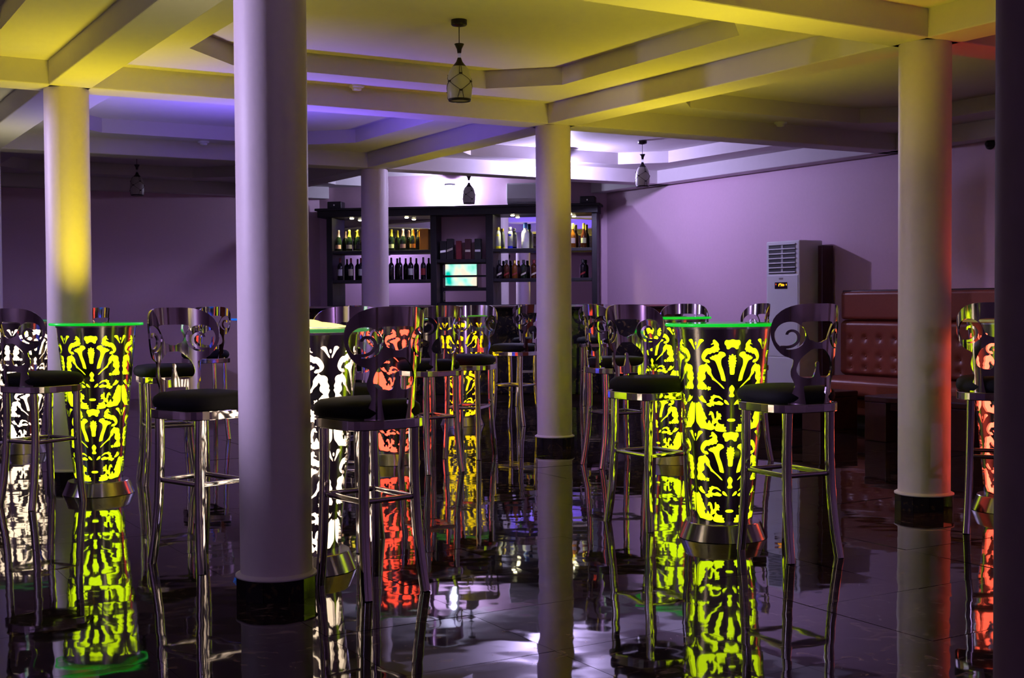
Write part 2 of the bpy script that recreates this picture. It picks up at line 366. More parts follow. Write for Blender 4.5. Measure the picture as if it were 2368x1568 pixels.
# ------------------------------------------------------------------ cut-steel light tables
RT, RB, ZT, ZB = 0.245, 0.150, 1.073, 0.085
def rad(z): return RB + (RT - RB) * (z - ZB) / (ZT - ZB)
K = 0.000363; AX = 850; 
def s_of(x, y):
    R = (115 - 45 * ((740 + y / 5.808) - 750) / 455) * 5.808; v = max(-0.999, min(0.999, (x - 700) / R)); return math.asin(v) * R
S0 = s_of(850, 280)
def z_of(y): return 1.073 - ((740 + y / 5.808) - 752) * (0.97 / 453)
MOT = {
 'lobe': [(232,228),(262,210),(298,215),(310,245),(322,300),(338,330),(338,358),(325,350),(295,300),(270,262),(245,245)],
 'dragon': [(548,285),(585,262),(578,230),(600,215),(635,245),(665,280),(660,320),(680,350),(655,365),(660,385),(625,380),(605,400),(575,392),(550,415),(520,410),(495,440),(478,470),(490,490),(520,485),(552,520),(530,535),(480,525),(445,500),(425,455),(440,405),(470,360),(510,335),(540,340),(575,315),(600,305),(595,275),(565,290)],
 'trumpet': [(540,450),(560,460),(575,435),(600,440),(615,420),(640,425),(660,410),(668,385),(690,380),(720,385),(745,395),(762,430),(735,450),(705,470),(695,510),(700,560),(725,620),(750,700),(768,785),(735,775),(708,770),(690,690),(660,610),(635,540),(610,500),(575,490),(550,480)],
 'scroll': [(425,530),(440,560),(470,575),(490,600),(510,630),(505,655),(520,690),(550,730),(610,775),(680,820),(730,860),(752,888),(710,870),(640,815),(570,775),(525,760),(515,730),(480,700),(445,680),(425,640),(410,655),(395,680),(415,710),(410,750),(380,770),(360,790),(385,800),(400,820),(430,840),(440,880),(425,905),(390,890),(360,905),(330,890),(300,900),(285,885),(275,850),(290,830),(298,790),(275,750),(272,735),(288,720),(275,690),(292,660),(300,640),(292,610),(303,580),(340,560),(385,560),(405,545)],
 'curl': [(600,962),(640,975),(680,980),(715,1010),(738,1040),(700,1020),(660,1000),(625,1005),(605,1030),(600,1055),(640,1065),(680,1045),(715,1065),(745,1085),(720,1108),(680,1100),(640,1100),(610,1090),(615,1120),(580,1110),(570,1135),(530,1125),(497,1090),(540,1080),(560,1065),(540,1045),(575,1020),(560,985),(590,985)],
 'claw': [(388,978),(410,1010),(435,975),(460,990),(465,1015),(490,1040),(515,1080),(470,1075),(440,1060),(410,1035),(392,1005)],
 'drop': [(750,1030),(780,1040),(803,1070),(822,1105),(775,1090),(750,1065)],
 'bell': [(665,1330),(690,1360),(735,1370),(755,1362),(750,1400),(785,1405),(770,1430),(795,1465),(740,1470),(680,1465),(640,1455),(625,1430),(640,1390)],
 'leaf': [(228,1075),(260,1090),(280,1060),(310,1090),(330,1110),(335,1140),(365,1165),(360,1195),(390,1215),(400,1250),(440,1295),(400,1310),(420,1350),(445,1365),(470,1310),(490,1320),(510,1355),(530,1365),(530,1330),(545,1300),(520,1270),(515,1230),(490,1245),(455,1245),(485,1215),(480,1195),(520,1190),(555,1215),(570,1260),(580,1295),(610,1285),(620,1250),(610,1195),(640,1185),(650,1220),(690,1215),(720,1260),(690,1265),(715,1305),(670,1295),(640,1310),(650,1345),(600,1350),(550,1375),(590,1400),(600,1415),(560,1440),(510,1450),(440,1440),(380,1430),(320,1430),(290,1390),(262,1360),(250,1330),(245,1270),(240,1200)],
}
HALF = 526 * K
AXIS = {  # half outlines about the motif axis: (offset, y)
 'crown': [(0,214),(38,225),(60,228),(90,222),(110,245),(112,280),(86,305),(82,345),(50,350),(25,325),(0,320)],
 'stem': [(0,412),(15,420),(10,440),(50,425),(40,455),(58,465),(40,490),(65,505),(45,525),(55,545),(35,560),(50,575),(35,590),(32,690),(0,692)],
 'bud': [(0,826),(30,860),(40,890),(24,920),(18,945),(42,980),(12,1000),(0,990)],
 'knob': [(0,1288),(40,1290),(62,1308),(40,1328),(0,1330)],
}
def motif_polys():
    P = []
    for nm, pts in MOT.items():
        q = []
        for x, y in pts:
            if nm == 'lobe': x = 694 - x
            ds = s_of(x, y) - S0
            if nm == 'leaf': ds = -518 + (ds + 693) / 562 * 387
            if nm == 'scroll': ds = -95 + (ds + 95) / 542 * 412
            ds = max(ds, -521)
            q.append((ds * K, z_of(y)))
        P.append(q); P.append([(-a, b) for a, b in q][::-1])
    for nm, h in AXIS.items():
        q = [(o * K, z_of(y)) for o, y in h]; P.append(q + [(-a, b) for a, b in q[::-1] if a > 1e-9])
    fc = [(-316, 880)]                                     # little flower beside the scroll foot
    for cx, cy in fc:
        q = [((cx + (38 if k % 2 else 20) * math.cos(k * PI / 5)) * K, z_of(cy + (36 if k % 2 else 18) * math.sin(k * PI / 5))) for k in range(10)]
        P.append(q); P.append([(-a, b) for a, b in q][::-1])
    q = [(-HALF + 17 * K * math.cos(a), z_of(272 + 26 * math.sin(a))) for a in np.linspace(0, 2 * PI, 9)[:-1]]
    P.append(q)
    return P
def table_shell():
    base = motif_polys(); holes = []
    for tier in (0, 1):
        for j in range(-2, 3):
            for q in base:
                h = [(a + j * 2 * HALF, b - tier * 0.462) for a, b in q]
                if all(abs(a) < PI * rad(b) - 0.006 and ZB + 0.008 < b < ZT - 0.01 for a, b in h): holes.append(smooth_loop(h))
    outer = [(-PI * RB, ZB), (PI * RB, ZB), (PI * RT, ZT), (-PI * RT, ZT)]
    grid = [(a * rad(z), z) for z in np.linspace(ZB + .03, ZT - .02, 16) for a in np.linspace(-PI + .05, PI - .05, 58)]
    ob = []
    for k in range(4):                                     # fine outer boundary so the rims stay round
        a, b = np.array(outer[k]), np.array(outer[(k+1) % 4]); n = 60 if k % 2 == 0 else 2
        ob += [tuple(a + (b - a) * t / n) for t in range(n)]
    V, T, bd = cut_sheet(ob, holes, grid)
    slope = (RT - RB) / (ZT - ZB)
    def P3(s, z, dr=0.0):
        a = s / rad(z); r = rad(z) + dr; return (r * math.sin(a), -r * math.cos(a), z)
    def N3(s, z):
        a = s / rad(z); return Vector((math.sin(a), -math.cos(a), -slope)).normalized()
    nv = len(V); verts = [P3(*p) for p in V]; faces = list(T); ln = []
    for f in T: ln += [N3(*V[i]) for i in f]
    for a, b in bd:                                        # thickness of the cut sheet
        k = len(verts); verts += [P3(*V[b]), P3(*V[a]), P3(*V[a], -0.013), P3(*V[b], -0.013)]; faces.append((k, k+1, k+2, k+3))
        n = (Vector(verts[k+1]) - Vector(verts[k])).cross(Vector(verts[k+3]) - Vector(verts[k])).normalized(); ln += [n] * 4
    return mesh_from('cut_shell', verts, faces, STEEL, True, ln)
SHELL = table_shell()
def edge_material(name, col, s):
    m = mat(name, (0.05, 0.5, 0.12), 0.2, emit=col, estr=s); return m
def light_table(p, rz, col, strength, up, edge, estr, label, upcol=None):
    t = empty('light_table', (p[0], p[1], 0), rz); tag(t, label, 'table', 'cut-steel light tables')
    put('cut_shell', SHELL, t)
    nm = 'glow_%d_%d_%d_%d' % (col[0]*99, col[1]*99, col[2]*99, strength*99)
    g = emission(nm, col, strength)
    MB().lathe([(rad(z) - 0.0165, z) for z in (ZB, 0.4, 0.8, ZT - 0.02)], 48, cap=(False, False)).build('light_diffuser', g, t)
    MB().lathe([(rad(ZT) - 0.019, ZT - 0.021), (rad(ZT) - 0.019, ZT - 0.02)], 48).build('top_diffuser', emission('top' + nm, col, max(0.3, min(2.0, up * 0.05))), t)
    MB().lathe([(0.224, 0.002), (0.192, 0.082)], 64, cap=(True, False)).lathe([(0.192, 0.082), (0.189, 0.086)], 64, cap=(False, False)).lathe([(0.189, 0.086), (RB - 0.01, 0.087)], 64, cap=(False, False)).build('pedestal', STEEL, t)
    MB().lathe([(RT + 0.004, ZT - 0.004), (RT + 0.004, ZT + 0.006)], 64, cap=(False, False)).lathe([(RT + 0.004, ZT + 0.006), (RT - 0.03, ZT + 0.006)], 48, cap=(False, False)).build('rim', STEEL, t)
    top = MB().lathe([(0.284, 0), (0.284, 0.016)], 64).build('glass_top', GLASS, t); top.location.z = ZT + 0.008
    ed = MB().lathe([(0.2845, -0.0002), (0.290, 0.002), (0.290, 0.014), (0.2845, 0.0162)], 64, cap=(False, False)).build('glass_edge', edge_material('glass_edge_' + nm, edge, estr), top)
    if up > 0:
        ld = bpy.data.lights.new('table_uplight', 'AREA'); ld.shape = 'DISK'; ld.size = 0.42; ld.energy = up; ld.color = upcol or col; ld.spread = math.radians(112 if col is BLU else 118)
        lo = bpy.data.objects.new('table_uplight', ld); lo.location = (0, 0, ZT - 0.012); lo.rotation_euler = (PI, 0, 0); link(lo, t)
    return t
GRN = (0.62, 0.86, 0.004); GUP = (0.94, 0.63, 0.03); WHT = (1.0, 0.76, 0.52); RED = (1.0, 0.07, 0.035); YEL = (0.92, 0.60, 0.004); BLU = (0.08, 0.10, 1.0)
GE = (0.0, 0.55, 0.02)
TA = (1.077, 6.496); TB = (-2.671, 8.154); TW = (-0.94, 5.763); TR1 = (-0.925, 9.627); TY = (-0.499, 12.656); TG2 = (1.212, 9.572); TW2 = (-4.076, 10.508); TR2 = (2.87, 7.27); TBL = (-2.021, 10.47)
D = math.radians
light_table(TA, D(3.1), GRN, 3.2, TABLE_UP, GE, 1.0, 'large yellow-green glowing cut-steel table in the right foreground', GUP)
light_table(TB, D(9.5), GRN, 3.2, TABLE_UP, GE, 1.0, 'yellow-green glowing cut-steel table on the left before the lit column', GUP)
light_table(TW, D(-9.2), WHT, 3.8, TABLE_UP * 0.9, (0.05, 0.22, 0.06), 1.0, 'white glowing cut-steel table half hidden by the nearest column', (1.0, 0.73, 0.38))
light_table(TR1, D(32.5), RED, 4.0, TABLE_UP * 0.05, (0.05, 0.18, 0.03), 0.3, 'red glowing cut-steel table behind the stool in the centre')
light_table(TY, D(2.3), YEL, 2.2, TABLE_UP * 0.25, (0.1, 0.4, 0.02), 0.6, 'amber-yellow glowing cut-steel table in front of the bar')
light_table(TG2, D(-52), GRN, 3.2, TABLE_UP, GE, 1.0, 'yellow-green glowing table half hidden behind the right foreground table', GUP)
light_table(TW2, D(53), WHT, 3.6, TABLE_UP * 0.4, (0.05, 0.22, 0.06), 0.5, 'white glowing cut-steel table at the left edge of the photo')
light_table(TR2, D(-20), (1.0, 0.10, 0.05), 5.0, TABLE_UP * 0.15, (0.4, 0.15, 0.05), 0.4, 'red glowing cut-steel table at the right edge beside the red-lit column', RED)
light_table(TBL, D(10), BLU, 2.0, TABLE_UP * 4.0, (0.0, 0.12, 0.9), 0.8, 'blue glowing table hidden behind the nearest column, only its rim showing', (0.20, 0.10, 1.0))

# crumpled white cloth on the white table
def cloth():
    n = 24; vs = []; fs = []; rnd = random.Random(3)
    for i in range(n + 1):
        for j in range(n + 1):
            x = (i / n - .5) * 0.34; y = (j / n - .5) * 0.26; d = min(1 - abs(2*i/n - 1), 1 - abs(2*j/n - 1))
            h = 0.002 + 0.040 * min(1, d * 2.2) * (0.55 + 0.45 * math.sin(17 * x + 3) * math.cos(14 * y + 1)) * math.exp(-((x + .02) / .12) ** 2)
            vs.append((x * (1 + 0.06 * math.sin(9 * y)), y, h))
    for i in range(n):
        for j in range(n): a = i * (n + 1) + j; fs.append((a, a + n + 1, a + n + 2, a + 1))
    m = mat('white_cloth', (0.8, 0.78, 0.74), 0.8)
    o = bpy.data.objects.new('cloth_napkin', mesh_from('cloth_napkin', vs, fs, m, True)); link(o)
    md = o.modifiers.new('thick', 'SOLIDIFY'); md.thickness = 0.002; md.offset = 1
    nn, l = nodes_of(m); b = nn['Principled BSDF']; tr = nn.new('ShaderNodeBsdfTranslucent'); tr.inputs[0].default_value = (0.9, 0.82, 0.72, 1); mx = nn.new('ShaderNodeMixShader'); mx.inputs[0].default_value = 0.6
    l.new(b.outputs[0], mx.inputs[1]); l.new(tr.outputs[0], mx.inputs[2]); l.new(mx.outputs[0], nn['Material Output'].inputs[0])
    return o
nk = cloth(); nk.location = (TW[0] + 0.06, TW[1] + 0.02, ZT + 0.0255); nk.rotation_euler[2] = 0.3; tag(nk, 'crumpled white cloth lying on the white glowing table', 'cloth')

# ------------------------------------------------------------------ bar stools with scrolled steel backs
def spiral_hole(cx, cz, r, hand=1):
    """round opening with a spiral arm curling into it"""
    N = 30; arm = []
    a0 = -2.2
    for k in range(N + 1):
        t = k / N; rr = r * (1.02 - 0.80 * t ** 0.6); a = a0 + 5.0 * t; arm.append((rr, a, 0.0068 - 0.0012 * t))
    left = []; right = []
    P = [np.array((rr * math.cos(a), rr * math.sin(a))) for rr, a, _ in arm]
    for k in range(N + 1):
        d = P[min(k + 1, N)] - P[max(k - 1, 0)]; d = d / np.linalg.norm(d); n = np.array((-d[1], d[0])); w = arm[k][2]
        left.append(P[k] + n * w); right.append(P[k] - n * w)
    # widen into a blob at the tip
    tip = [P[N] + 0.0115 * np.array((math.cos(b), math.sin(b))) for b in np.linspace(0, 2 * PI, 9)[:-1]]
    inside = lambda p: np.hypot(*p) < r * 0.985
    L = [p for p in left if inside(p)]; R_ = [p for p in right if inside(p)]
    angL = math.atan2(L[0][1], L[0][0]); angR = math.atan2(R_[0][1], R_[0][0])
    # circle from the right root ... around to the left root, the long way
    span = (angL - angR) % (2 * PI)
    if span < PI: angL, angR = angR, angL; L, R_ = R_, L; span = (angL - angR) % (2 * PI)
    circ = [r * np.array((math.cos(angR + span * t), math.sin(angR + span * t))) for t in np.linspace(0.0, 1.0, 30)]
    lp = circ + L + R_[::-1]
    return [(cx + hand * p[0], cz + p[1]) for p in lp]
BH = 0.478
def back_sheet():
    hs = BH / 0.465
    half = [(0,.465),(.06,.465),(.11,.458),(.152,.44),(.187,.405),(.203,.36),(.203,.315),(.187,.27),(.157,.235),(.125,.222),(.109,.214),(.113,.19),(.122,.165),(.121,.14),(.11,.118),(.103,.1),(.108,.08),(.122,.05),(.133,.02),(.135,0)]
    sm = smooth_loop([(a, b * hs) for a, b in half] + [(-a, b * hs) for a, b in half[::-1] if a > 0])
    top = [(.0,.386),(.05,.386),(.083,.380),(.066,.352),(.054,.325),(.046,.303),(.030,.300),(.016,.292),(0,.290)]
    top = smooth_loop([(a, b * hs) for a, b in top] + [(-a, b * hs) for a, b in top[::-1] if a > 0])
    ov = [(0,.262),(.03,.262),(.052,.245),(.078,.222),(.094,.19),(.098,.165),(.088,.143),(.06,.132),(.022,.132),(.014,.15),(.007,.178),(.010,.198),(0,.208)]
    ov = smooth_loop([(a, b * hs) for a, b in ov] + [(-a, b * hs) for a, b in ov[::-1] if a > 0])
    tz = smooth_loop([(-.062,.098*hs),(.062,.098*hs),(.064,.085*hs),(.052,.015*hs),(.044,.006*hs),(-.044,.006*hs),(-.052,.015*hs),(-.064,.085*hs)])
    r = 0.064
    h1 = spiral_hole(0.124, 0.322 * hs, r, -1); h2 = spiral_hole(-0.124, 0.322 * hs, r, 1)
    holes = [top, ov, tz, np.array(h1), np.array(h2)]
    grid = [(x, z) for x in np.arange(-.2, .201, .0135) for z in np.arange(.01, BH, .02)]
    V, T, bd = cut_sheet(sm, holes, grid)
    R0 = 0.205
    def P3(s, z, dr):
        a = s / R0; r = R0 + 0.035 * (z / BH) + dr; return Vector((r * math.sin(a), -r * math.cos(a), z))
    def N3(s, z): a = s / R0; return Vector((math.sin(a), -math.cos(a), -0.07)).normalized()
    n = len(V); th = 0.004
    verts = [P3(s, z, th) for s, z in V] + [P3(s, z, -th) for s, z in V]; faces = []; ln = []
    for f in T: faces.append(f); ln += [N3(*V[i]) for i in f]
    for f in T: faces.append(tuple(i + n for i in f[::-1])); ln += [-N3(*V[i]) for i in f[::-1]]
    for a, b in bd:
        k = len(verts); verts += [P3(*V[b], th), P3(*V[a], th), P3(*V[a], -th), P3(*V[b], -th)]; faces.append((k, k+1, k+2, k+3))
        nn = (verts[k+1] - verts[k]).cross(verts[k+3] - verts[k]).normalized(); ln += [nn] * 4
    return mesh_from('backrest', verts, faces, CHROME, True, ln)
BACK = back_sheet()
SEATZ = 0.716
def superr(hx, hy, n=32, p=0.55):
    return [(math.copysign(abs(math.cos(a)) ** p, math.cos(a)) * hx, math.copysign(abs(math.sin(a)) ** p, math.sin(a)) * hy) for a in [2 * PI * (k + .5) / n for k in range(n)]]
def make_stool():
    t = empty('bar_stool')
    b = put('backrest', BACK, t, (0, 0, SEATZ))
    fr = MB(); n = 32; po = superr(0.196, 0.205, n); pi_ = superr(0.178, 0.187, n); z0, z1 = SEATZ - 0.028, SEATZ + 0.014
    vs = [(x, y, z) for q, z in ((po, z0), (po, z1), (pi_, z1), (pi_, z0)) for x, y in q]
    fr.add(vs, [(r * n + k, r * n + (k+1) % n, ((r+1) % 4) * n + (k+1) % n, ((r+1) % 4) * n + k) for r in range(4) for k in range(n)])
    fr.build('seat_frame', CHROME, t, bevel=0.004)
    cu = MB(); prof = [(0.90, 0.0), (1.0, 0.012), (1.03, 0.032), (1.0, 0.056), (0.9, 0.072), (0.66, 0.080), (0.3, 0.083)]
    vs = []; fs = []
    base = superr(0.192, 0.205, n, 0.62)
    for s, z in prof: vs += [(x * s, y * s + 0.012, SEATZ + 0.012 + z) for x, y in base]
    for r in range(len(prof) - 1): fs += [(r*n+k, r*n+(k+1) % n, (r+1)*n+(k+1) % n, (r+1)*n+k) for k in range(n)]
    cu.add(vs, fs, True); cu.add(vs[-n:], [tuple(range(n))], True); cu.add(vs[:n], [tuple(range(n))[::-1]])
    cu.build('seat_cushion', VELVET, t)
    for sx in (-1, 1):
        for sy in (-1, 1):
            pts = []
            for k in range(17):
                q = k / 16; z = SEATZ - 0.02 - q * (SEATZ - 0.02)
                bow = -0.006 * math.sin(PI * q) + (0.045 if sy < 0 else 0.022) * q ** 2.6
                pts.append((sx * (0.122 + 0.2 * bow + 0.012 * q), sy * (0.160 + bow), z))
            MB().tube(pts, 0.017, 12, square=(0.018, 0.018), up=Vector((0, 1, 0))).build('leg', CHROME, t)
    fb = MB(); zf = 0.395; xa, ya = 0.124, 0.152
    for a, b_ in (((-xa, -ya, zf), (xa, -ya, zf)), ((-xa, ya, zf), (xa, ya, zf)), ((-xa, -ya, zf), (-xa, ya, zf)), ((xa, -ya, zf), (xa, ya, zf))):
        fb.tube([a, b_], 0.01, 8, square=(0.009, 0.011))
    fb.build('footrest', CHROME, t)
    return t
STOOL = make_stool(); _used = [False]
def stool(c, f, label, group='chrome bar stools with scrolled backs'):
    o = STOOL if not _used[0] else copy_tree(STOOL); _used[0] = True
    o.location = (c[0], c[1], 0); o.rotation_euler = (0, 0, rotz_to(f)); tag(o, label, 'stool', group); return o
stool((-0.61, 5.36), (-.63, .78), 'largest chrome stool seen from behind, right of the nearest column')
stool((-1.44, 5.87), (.75, -.66), 'chrome stool left of the nearest column, its back lit peach')
stool((-0.85, 6.31), (-.15, -.99), 'stool behind the white table with only its curved top band showing')
stool((1.31, 6.04), (-.44, .90), 'chrome stool right of the large green foreground table, seen from behind')
stool((0.745, 6.845), (.50, -.87), 'chrome stool left of the large green foreground table, facing the camera')
stool((-2.86, 7.70), (.5, .87), 'chrome stool left of the left green table, seen from behind')
stool((-2.34, 8.62), (-.9, -.43), 'stool tucked in on the right of the left green table')
stool((-2.78, 11.5), (-.5, .87), 'blue-reflecting stool just left of the nearest column, half hidden')
stool((-3.50, 10.25), (-.9, .35), 'stool of the left white table hidden behind the yellow-lit column')
stool((-4.52, 10.15), (.9, .35), 'stool at the very left edge by the white table')
stool((-0.60, 9.16), (-.58, .81), 'stool before the red table with green and red reflections on its back')
stool((-0.34, 9.98), (-.3, -.95), 'stool between the red and the amber table, facing the camera')
stool((0.03, 12.66), (-.8, .6), 'stool on the right of the amber table near the bar')
stool((0.77, 9.40), (.9, .43), 'stool right of the middle column with red reflections on its legs')
stool((1.36, 10.08), (-.2, -.98), 'stool behind the rear green table, only its top band above the rim')
stool((1.72, 9.66), (-.95, -.3), 'stool on the right of the rear green table, before the air conditioner')
stool((2.542, 6.665), (.33, .94), 'stool at the right edge in front of the red table')
stool((0.20, 15.05), (0.05, 1), 'bar stool at the counter just left of the middle column')
stool((0.97, 15.05), (-0.05, 1), 'bar stool at the counter just right of the middle column')
stool((-1.86, 15.05), (0.1, 1), 'bar stool at the counter behind the white table')

# ------------------------------------------------------------------ bar counter
bc = empty('bar_counter', (0, 15.64, 0)); tag(bc, 'long black marble bar counter with a thin steel-edged top', 'bar counter')
def cprism(x0, y0, y1, z0, z1, pad):      # right end follows the slanting wall
    e0 = 2.8 - 0.5923 * (15.64 + y0 - 14.5) - pad; e1 = 2.8 - 0.5923 * (15.64 + y1 - 14.5) - pad
    return MB().prism([(x0, y0), (e0, y0), (e1, y1), (x0, y1)], z0, z1)
cprism(-2.75, 0.03, 0.55, 0.08, 1.135, 0.02).build('body', BARM, bc, bevel=0.004)
cprism(-2.75, 0.07, 0.5, 0.0, 0.08, 0.02).build('kick_plate', DARKM, bc)
cprism(-2.80, -0.034, 0.60, 1.135, 1.168, 0.01).build('worktop', BARM, bc, bevel=0.004)
cprism(-2.80, -0.055, -0.035, 1.160, 1.187, 0.01).build('edge_strip', CHROME, bc, bevel=0.003)
for k in range(5):
    x = -2.72 + k * 0.952; MB().box((x, 0.018, 0.10), (x + 0.932, 0.031, 1.125)).build('front_panel', BARM, bc, bevel=0.003)

# ------------------------------------------------------------------ back bar shelving (local x along the wall, y out of the wall)
E_ = (PBR - PBL).normalized(); SH = empty('bottle_shelf', (PBL.x, PBL.y, 0), math.atan2(E_.y, E_.x)); tag(SH, 'wide black bottle shelving with mirrors behind the bar', 'shelf')
SHM = Matrix.Translation(PBL) @ Matrix.Rotation(math.atan2(E_.y, E_.x), 4, 'Z')
def sbox(name, a, b, m=BLACKW, bev=0.004, parent=None): return MB().box(a, b).build(name, m, parent or SH, bevel=bev)
sbox('cornice', (0.09, -0.36, 2.40), (3.95, -0.005, 2.51)); sbox('cornice_lip', (0.06, -0.39, 2.49), (3.98, -0.005, 2.522))
for x0, x1 in ((0.20, 0.28), (1.665, 1.75), (2.43, 2.53), (3.86, 3.93)): sbox('upright', (x0, -0.30, 0.0), (x1, -0.005, 2.40))
for (a, b) in ((0.28, 1.665), (2.53, 3.86)):
    for z in (1.945, 1.545, 1.195): sbox('shelf_board', (a, -0.29, z - 0.042), (b, -0.02, z))
    sbox('base_cabinet', (a, -0.29, 0.0), (b, -0.02, 1.15))
    sbox('mirror_back', (a, -0.018, 1.195), (b, -0.006, 2.40), MIRROR, 0)
sbox('shelf_board', (1.75, -0.29, 1.765), (2.43, -0.02, 1.81)); sbox('base_cabinet', (1.75, -0.27, 0.0), (2.43, -0.02, 1.22))
sbox('panel_backing', (1.75, -0.035, 1.22), (2.43, -0.02, 1.765))
for z0, z1 in ((1.60, 1.75), (1.43, 1.572), (1.237, 1.385)):
    pts = []; 
    for cx, cz, a0 in ((2.405, z1 - .02, 0), (1.795, z1 - .02, PI/2), (1.795, z0 + .02, PI), (2.405, z0 + .02, 1.5*PI)):
        for k in range(5): a = a0 + k * PI / 8; pts.append((cx + .02 * math.cos(a), cz + .02 * math.sin(a)))
    m = MB(); n = len(pts); m.add([(x, -0.045, z) for x, z in pts] + [(x, -0.035, z) for x, z in pts], [tuple(range(n)), tuple(range(n, 2*n))[::-1]] + [(i, n + i, n + (i+1) % n, (i+1) % n) for i in range(n)])
    pn = m.build('mirror_strip', MIRROR, SH)
    for x in (1.80, 2.40):
        for z in (z0 + .018, z1 - .018): MB().lathe([(0.006, 0), (0.004, 0.003)], 8).build('screw', DARKM, pn).matrix_local = Matrix.Translation((x, -0.046, z)) @ Matrix.Rotation(PI/2, 4, 'X')
LEDC = (1.0, 0.92, 0.55)
for x in (0.535, 1.314, 2.782, 3.56):
    o = empty('spotlight', (x, -0.21, 2.40), parent=SH); o['label'] = 'small warm glowing spotlight under the cornice'
    MB().lathe([(0.036, 0), (0.036, -0.006), (0.028, -0.008)], 20, cap=(True, False)).build('housing', CHROME, o)
    MB().lathe([(0.028, -0.008), (0.025, -0.016), (0.015, -0.021), (0.002, -0.022)], 16, cap=(False, False)).build('lens', emission('led_lens', LEDC, 30), o)
    ld = bpy.data.lights.new('spot', 'SPOT'); ld.energy = 26; ld.color = LEDC; ld.spot_size = 2.2; ld.spot_blend = 0.7; ld.shadow_soft_size = 0.02
    lo = bpy.data.objects.new('spot', ld); lo.location = (0, 0, -0.04); link(lo, o)
# --- bottles
def bmat(nm, c, rough=0.12, tr=0.0): return mat(nm, c, rough, trans=tr, coat=0.3)
GREENB = bmat('green_bottle', (0.010, 0.022, 0.008)); DARKB = bmat('dark_bottle', (0.010, 0.006, 0.012)); AMB = bmat('amber_spirit', (0.30, 0.10, 0.008), 0.1, 0.3); DAMB = bmat('dark_amber_spirit', (0.10, 0.025, 0.006), 0.1, 0.2)
CLEAR = bmat('clear_bottle', (0.62, 0.66, 0.62), 0.08, 0.5); FROST = bmat('frosted_bottle', (0.78, 0.82, 0.78), 0.3)
GOLD = mat('gold_foil', (0.85, 0.62, 0.12), 0.3, 0.8); ROSE = mat('rose_foil', (0.85, 0.55, 0.45), 0.3, 0.7); YELF = mat('yellow_foil', (0.85, 0.70, 0.05), 0.35, 0.3); SILV = mat('silver_cap', (0.8, 0.8, 0.78), 0.25, 0.9); BLUC = mat('blue_cap', (0.04, 0.13, 0.55), 0.35); BLKC = mat('black_cap', (0.02, 0.018, 0.02), 0.4); REDF = mat('red_foil', (0.25, 0.02, 0.03), 0.35)
CREAM = mat('cream_label', (0.75, 0.68, 0.55), 0.6); PINKL = mat('pink_label', (0.72, 0.42, 0.34), 0.6); ORL = mat('orange_label', (0.85, 0.38, 0.06), 0.6); GRL = mat('pale_green_label', (0.55, 0.60, 0.32), 0.6); REDL = mat('red_label', (0.35, 0.03, 0.03), 0.6); WHL = mat('white_label', (0.75, 0.74, 0.76), 0.6); GRYB = mat('blue_base', (0.02, 0.03, 0.75), 0.2); YLB = mat('yellow_base', (0.65, 0.62, 0.02), 0.2)
def patch(r, z0, z1, half, m, parent, name='label', tilt=0.0):
    n = 10; vs = []
    for z in (z0, z1):
        for k in range(n + 1): a = -half + 2 * half * k / n; vs.append((r * math.sin(a), -r * math.cos(a), z + tilt * (k / n - .5)))
    MB().add(vs, [(k, k+1, n+2+k, n+1+k) for k in range(n)], True).build(name, m, parent)
